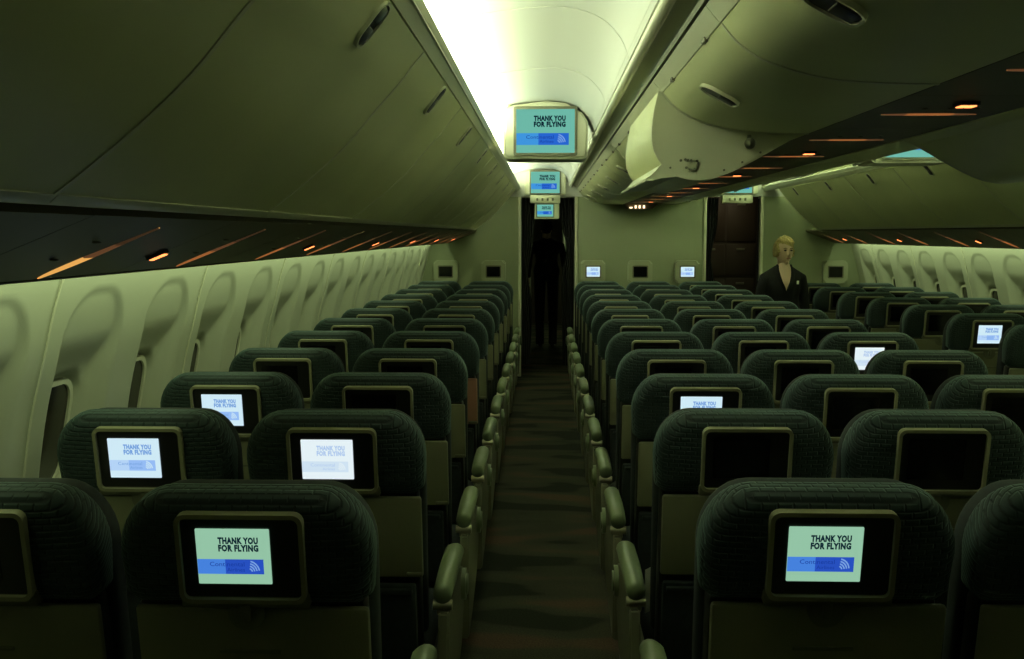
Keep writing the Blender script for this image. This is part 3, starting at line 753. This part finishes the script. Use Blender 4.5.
# ---------------------------------------------------------------- people
def limb(bm, pts, n=16):
    P = [Vector(p[:3]) for p in pts]; rg = []
    for i, p in enumerate(P):
        d = (P[min(i+1, len(P)-1)] - P[max(i-1, 0)]).normalized()
        u = Vector((1, 0, 0)); u = (u - d*u.dot(d)).normalized(); v = d.cross(u)
        rg.append((p, u*pts[i][3], v*(pts[i][4] if len(pts[i]) > 4 else pts[i][3])))
    loft(bm, rg, n)
def remesh(o, v, it=4):
    m = o.modifiers.new('r', 'REMESH'); m.mode = 'VOXEL'; m.voxel_size = v; m.use_smooth_shade = True
    m = o.modifiers.new('s', 'SMOOTH'); m.iterations = it; m.factor = .5
def head_bm(bm, c, turn):
    b = bmesh.new(); bmesh.ops.create_uvsphere(b, u_segments=32, v_segments=24, radius=1)
    for v in b.verts:
        x, y, z = v.co; k = max(0, -z)
        v.co = Vector((x*.074*(1-.32*k*k), (y*.094+(-.012*k))*(1-.22*k*(1 if y > 0 else .25)), z*.116))
        if y < -.3 and abs(x) > .12 and abs(x) < .62 and .0 < z < .25: v.co.y += .006
    merge(b_ := bmesh.new(), b)
    limb(b_, [(0, -.086, .028, .007), (0, -.100, .0, .010), (0, -.110, -.022, .014, .011), (0, -.090, -.034, .010)], 10)
    limb(b_, [(-.024, -.090, -.062, .005), (0, -.097, -.060, .009, .008), (.024, -.090, -.062, .005)], 8)
    for s in (-1, 1): ball(b_, (s*.075, .008, -.005), .03, (.3, .6, 1))
    ball(b_, (0, -.072, -.094), .018)
    mt = Matrix.Translation(c) @ Matrix.Rotation(turn, 4, 'Z')
    merge(bm, b_, 0, mt); return mt
def fingers(bm, w, d):
    # palm and five fingers hanging from the wrist w; d = +1/-1 for the side
    w = Vector(w)
    limb(bm, [(w.x, w.y, w.z+.01, .020, .026), (w.x, w.y-.004, w.z-.03, .018, .036), (w.x, w.y-.008, w.z-.075, .015, .038), (w.x, w.y-.010, w.z-.09, .011, .034)], 12)
    for k, (dy, l) in enumerate(((-.030, .068), (-.010, .078), (.010, .073), (.028, .056))):
        y = w.y-.008+dy; z = w.z-.085
        limb(bm, [(w.x, y, z+.01, .0085), (w.x-d*.004, y-.002, z-l*.4, .0085), (w.x-d*.016, y-.006, z-l*.75, .0078), (w.x-d*.030, y-.008, z-l*.95, .0065)], 8)
    limb(bm, [(w.x-d*.004, w.y-.030, w.z-.025, .012), (w.x-d*.014, w.y-.055, w.z-.055, .010), (w.x-d*.020, w.y-.062, w.z-.085, .008)], 8)
def person(loc, rz, k, label, male, turn, skin, hair_m, suit):
    t = thing('person', loc, label, 'person', rz=rz)
    sh = .160 if not male else .205
    bm = bmesh.new(); T = 1.40 if not male else 1.62       # head centre minus jaw
    hc = 1.47 if not male else 1.70
    nb = hc-.140
    mt = head_bm(bm, (0, -.012, hc), turn)
    limb(bm, [(0, .015, nb-.06, .075, .06), (0, .012, nb, .054 if not male else .062), (0, .004, nb+.06, .050 if not male else .058), (0, -.0, nb+.12, .050)], 18)
    limb(bm, [(0, .0, nb-.16, .10, .07), (0, .0, nb-.06, .11, .055), (0, .01, nb-.02, .06, .05)], 18)
    if not male:                                           # open neckline
        limb(bm, [(0, -.124, nb-.215, .008, .008), (0, -.119, nb-.13, .036, .014), (0, -.096, nb-.06, .052, .016), (0, -.062, nb-.01, .056, .022), (0, -.035, nb+.025, .050, .030)], 12)
    hip = nb-.45
    for s in (-1, 1):
        limb(bm, [(s*.095, 0, hip+.03, .085), (s*.092, -.005, hip*.72, .075), (s*.088, -.012, .50, .052), (s*.086, .010, .36, .056), (s*.085, .018, .16, .034), (s*.085, .012, .05, .034)], 14)
        fingers(bm, (s*(sh+.055), -.06, nb-.57), s)
    b = link('body', bm, M[skin], t, 2); remesh(b, .0065, 3)
    bm = bmesh.new()
    Z = lambda f: nb+f
    R_ = [(-.52, .175, .125), (-.45, .180, .128), (-.34, .150, .112), (-.28, .145, .110), (-.17, .165, .128), (-.09, sh+.010, .118), (-.045, sh-.0, .092), (-.012, .112, .075), (.016, .068, .060)]
    if male: R_ = [(z, rx*1.06, ry*1.04) for z, rx, ry in R_]
    loft(bm, [((0, .004, Z(f)), (rx, 0, 0), (0, ry, 0)) for f, rx, ry in R_], 28)
    for s in (-1, 1):
        limb(bm, [(s*(sh-.045), .004, Z(-.075), .052, .058), (s*(sh+.004), .004, Z(-.10), .054, .060), (s*(sh+.028), .010, Z(-.20), .050), (s*(sh+.045), .012, Z(-.31), .045), (s*(sh+.055), -.02, Z(-.44), .040), (s*(sh+.056), -.055, Z(-.555), .036)], 16)
    if not male:
        cut = []
    j = link('jacket', bm, M[suit], t, 2); remesh(j, .009, 4)
    bm = bmesh.new()
    if male:
        loft(bm, [((0, 0, hip+.06), (.17, 0, 0), (0, .12, 0)), ((0, 0, hip-.06), (.18, 0, 0), (0, .12, 0))], 20)
        for s in (-1, 1): limb(bm, [(s*.092, 0, hip, .092), (s*.095, 0, .48, .070), (s*.095, .01, .25, .062), (s*.092, .01, .04, .062)], 16)
        link('trousers', bm, M[suit], t, 2)
        remesh([c for c in t.children if c.name.startswith('trousers')][0], .010, 3)
    else:
        loft(bm, [((0, 0, hip+.08), (.16, 0, 0), (0, .11, 0)), ((0, 0, hip-.04), (.195, 0, 0), (0, .135, 0)), ((0, 0, .62), (.185, 0, 0), (0, .125, 0)), ((0, 0, .46), (.175, 0, 0), (0, .12, 0))], 28)
        link('skirt', bm, M[suit], t, 2)
    for s in (-1, 1):
        bm = bmesh.new(); limb(bm, [(s*.087, .06, .045, .030, .040), (s*.087, .0, .045, .036, .040), (s*.09, -.08, .032, .042, .030), (s*.09, -.16, .022, .030, .018)], 14)
        link('shoe', bm, M['dark'], t, 2)
    # hair: a swept cap; over the face it sinks below the skin
    bm = bmesh.new(); bmesh.ops.create_uvsphere(bm, u_segments=48, v_segments=36, radius=1)
    for v in bm.verts:
        x, y, z = v.co
        face = y < -.12 and z < .50 - .25*x*(1) and abs(x) < .86
        low = z < (-.45 if not male else -.25)
        g = 1 + .035*math.sin(14*x+9*y+3*z) + .02*math.sin(31*x-17*z)
        s_ = .80 if (face or low) else g
        v.co = Vector((x*.090*s_, (y*.112+.006)*s_, z*.130*s_+.006))
        if not face and z > .45 and y < 0: v.co.z += .010; v.co.y -= .008; v.co.x += .012*x
    b2 = bmesh.new(); merge(b2, bm, 0, mt); h = link('hair', b2, M[hair_m], t, 2)
    if not male:
        for s in (-1, 1):
            b2 = bmesh.new(); bm = bmesh.new(); ball(bm, (s*.029, -.083, .012), .0095, (1.5, .6, .7)); merge(b2, bm, 0, mt); link('eye', b2, M['eye'], t, 2)
            b2 = bmesh.new(); bm = bmesh.new(); limb(bm, [(s*.014, -.091, .030, .003), (s*.030, -.089, .034, .0035), (s*.046, -.080, .028, .002)], 6); merge(b2, bm, 0, mt); link('eyebrow', b2, M['brow'], t, 2)
        b2 = bmesh.new(); bm = bmesh.new(); limb(bm, [(-.023, -.093, -.060, .002), (-.010, -.100, -.058, .0055, .005), (.010, -.100, -.058, .0055, .005), (.023, -.093, -.060, .002)], 8); merge(b2, bm, 0, mt); link('lips', b2, M['lip'], t, 2)
        for s in (-1, 1):                                  # lapels beside the open neckline
            bm = bmesh.new(); A = [(s*.062, -.030, Z(.022)), (s*.066, -.082, Z(-.055)), (s*.046, -.118, Z(-.13)), (s*.006, -.136, Z(-.215))]
            limb(bm, [(A[0][0], A[0][1], A[0][2], .010, .008), (A[1][0], A[1][1], A[1][2], .022, .008), (A[2][0], A[2][1], A[2][2], .026, .008), (A[3][0], A[3][1], A[3][2], .008, .006)], 10)
            link('lapel', bm, M[suit], j, 2)
        bm = bmesh.new(); bx(bm, .092, .112, -.136, -.126, Z(-.150), Z(-.118), .003); link('badge', bm, M['white'], j, True)
    return t
person((2.165, 9.46, 0), math.radians(2), 1, 'woman with short blonde hair in a black open necked jacket standing in the right aisle', False, math.radians(13), 'skin', 'hair', 'suit')
person((.02, 14.9, 0), math.radians(180), 1, 'dark clothed person seen from behind in the left aisle doorway', True, 0, 'skin', 'dhair', 'suit')
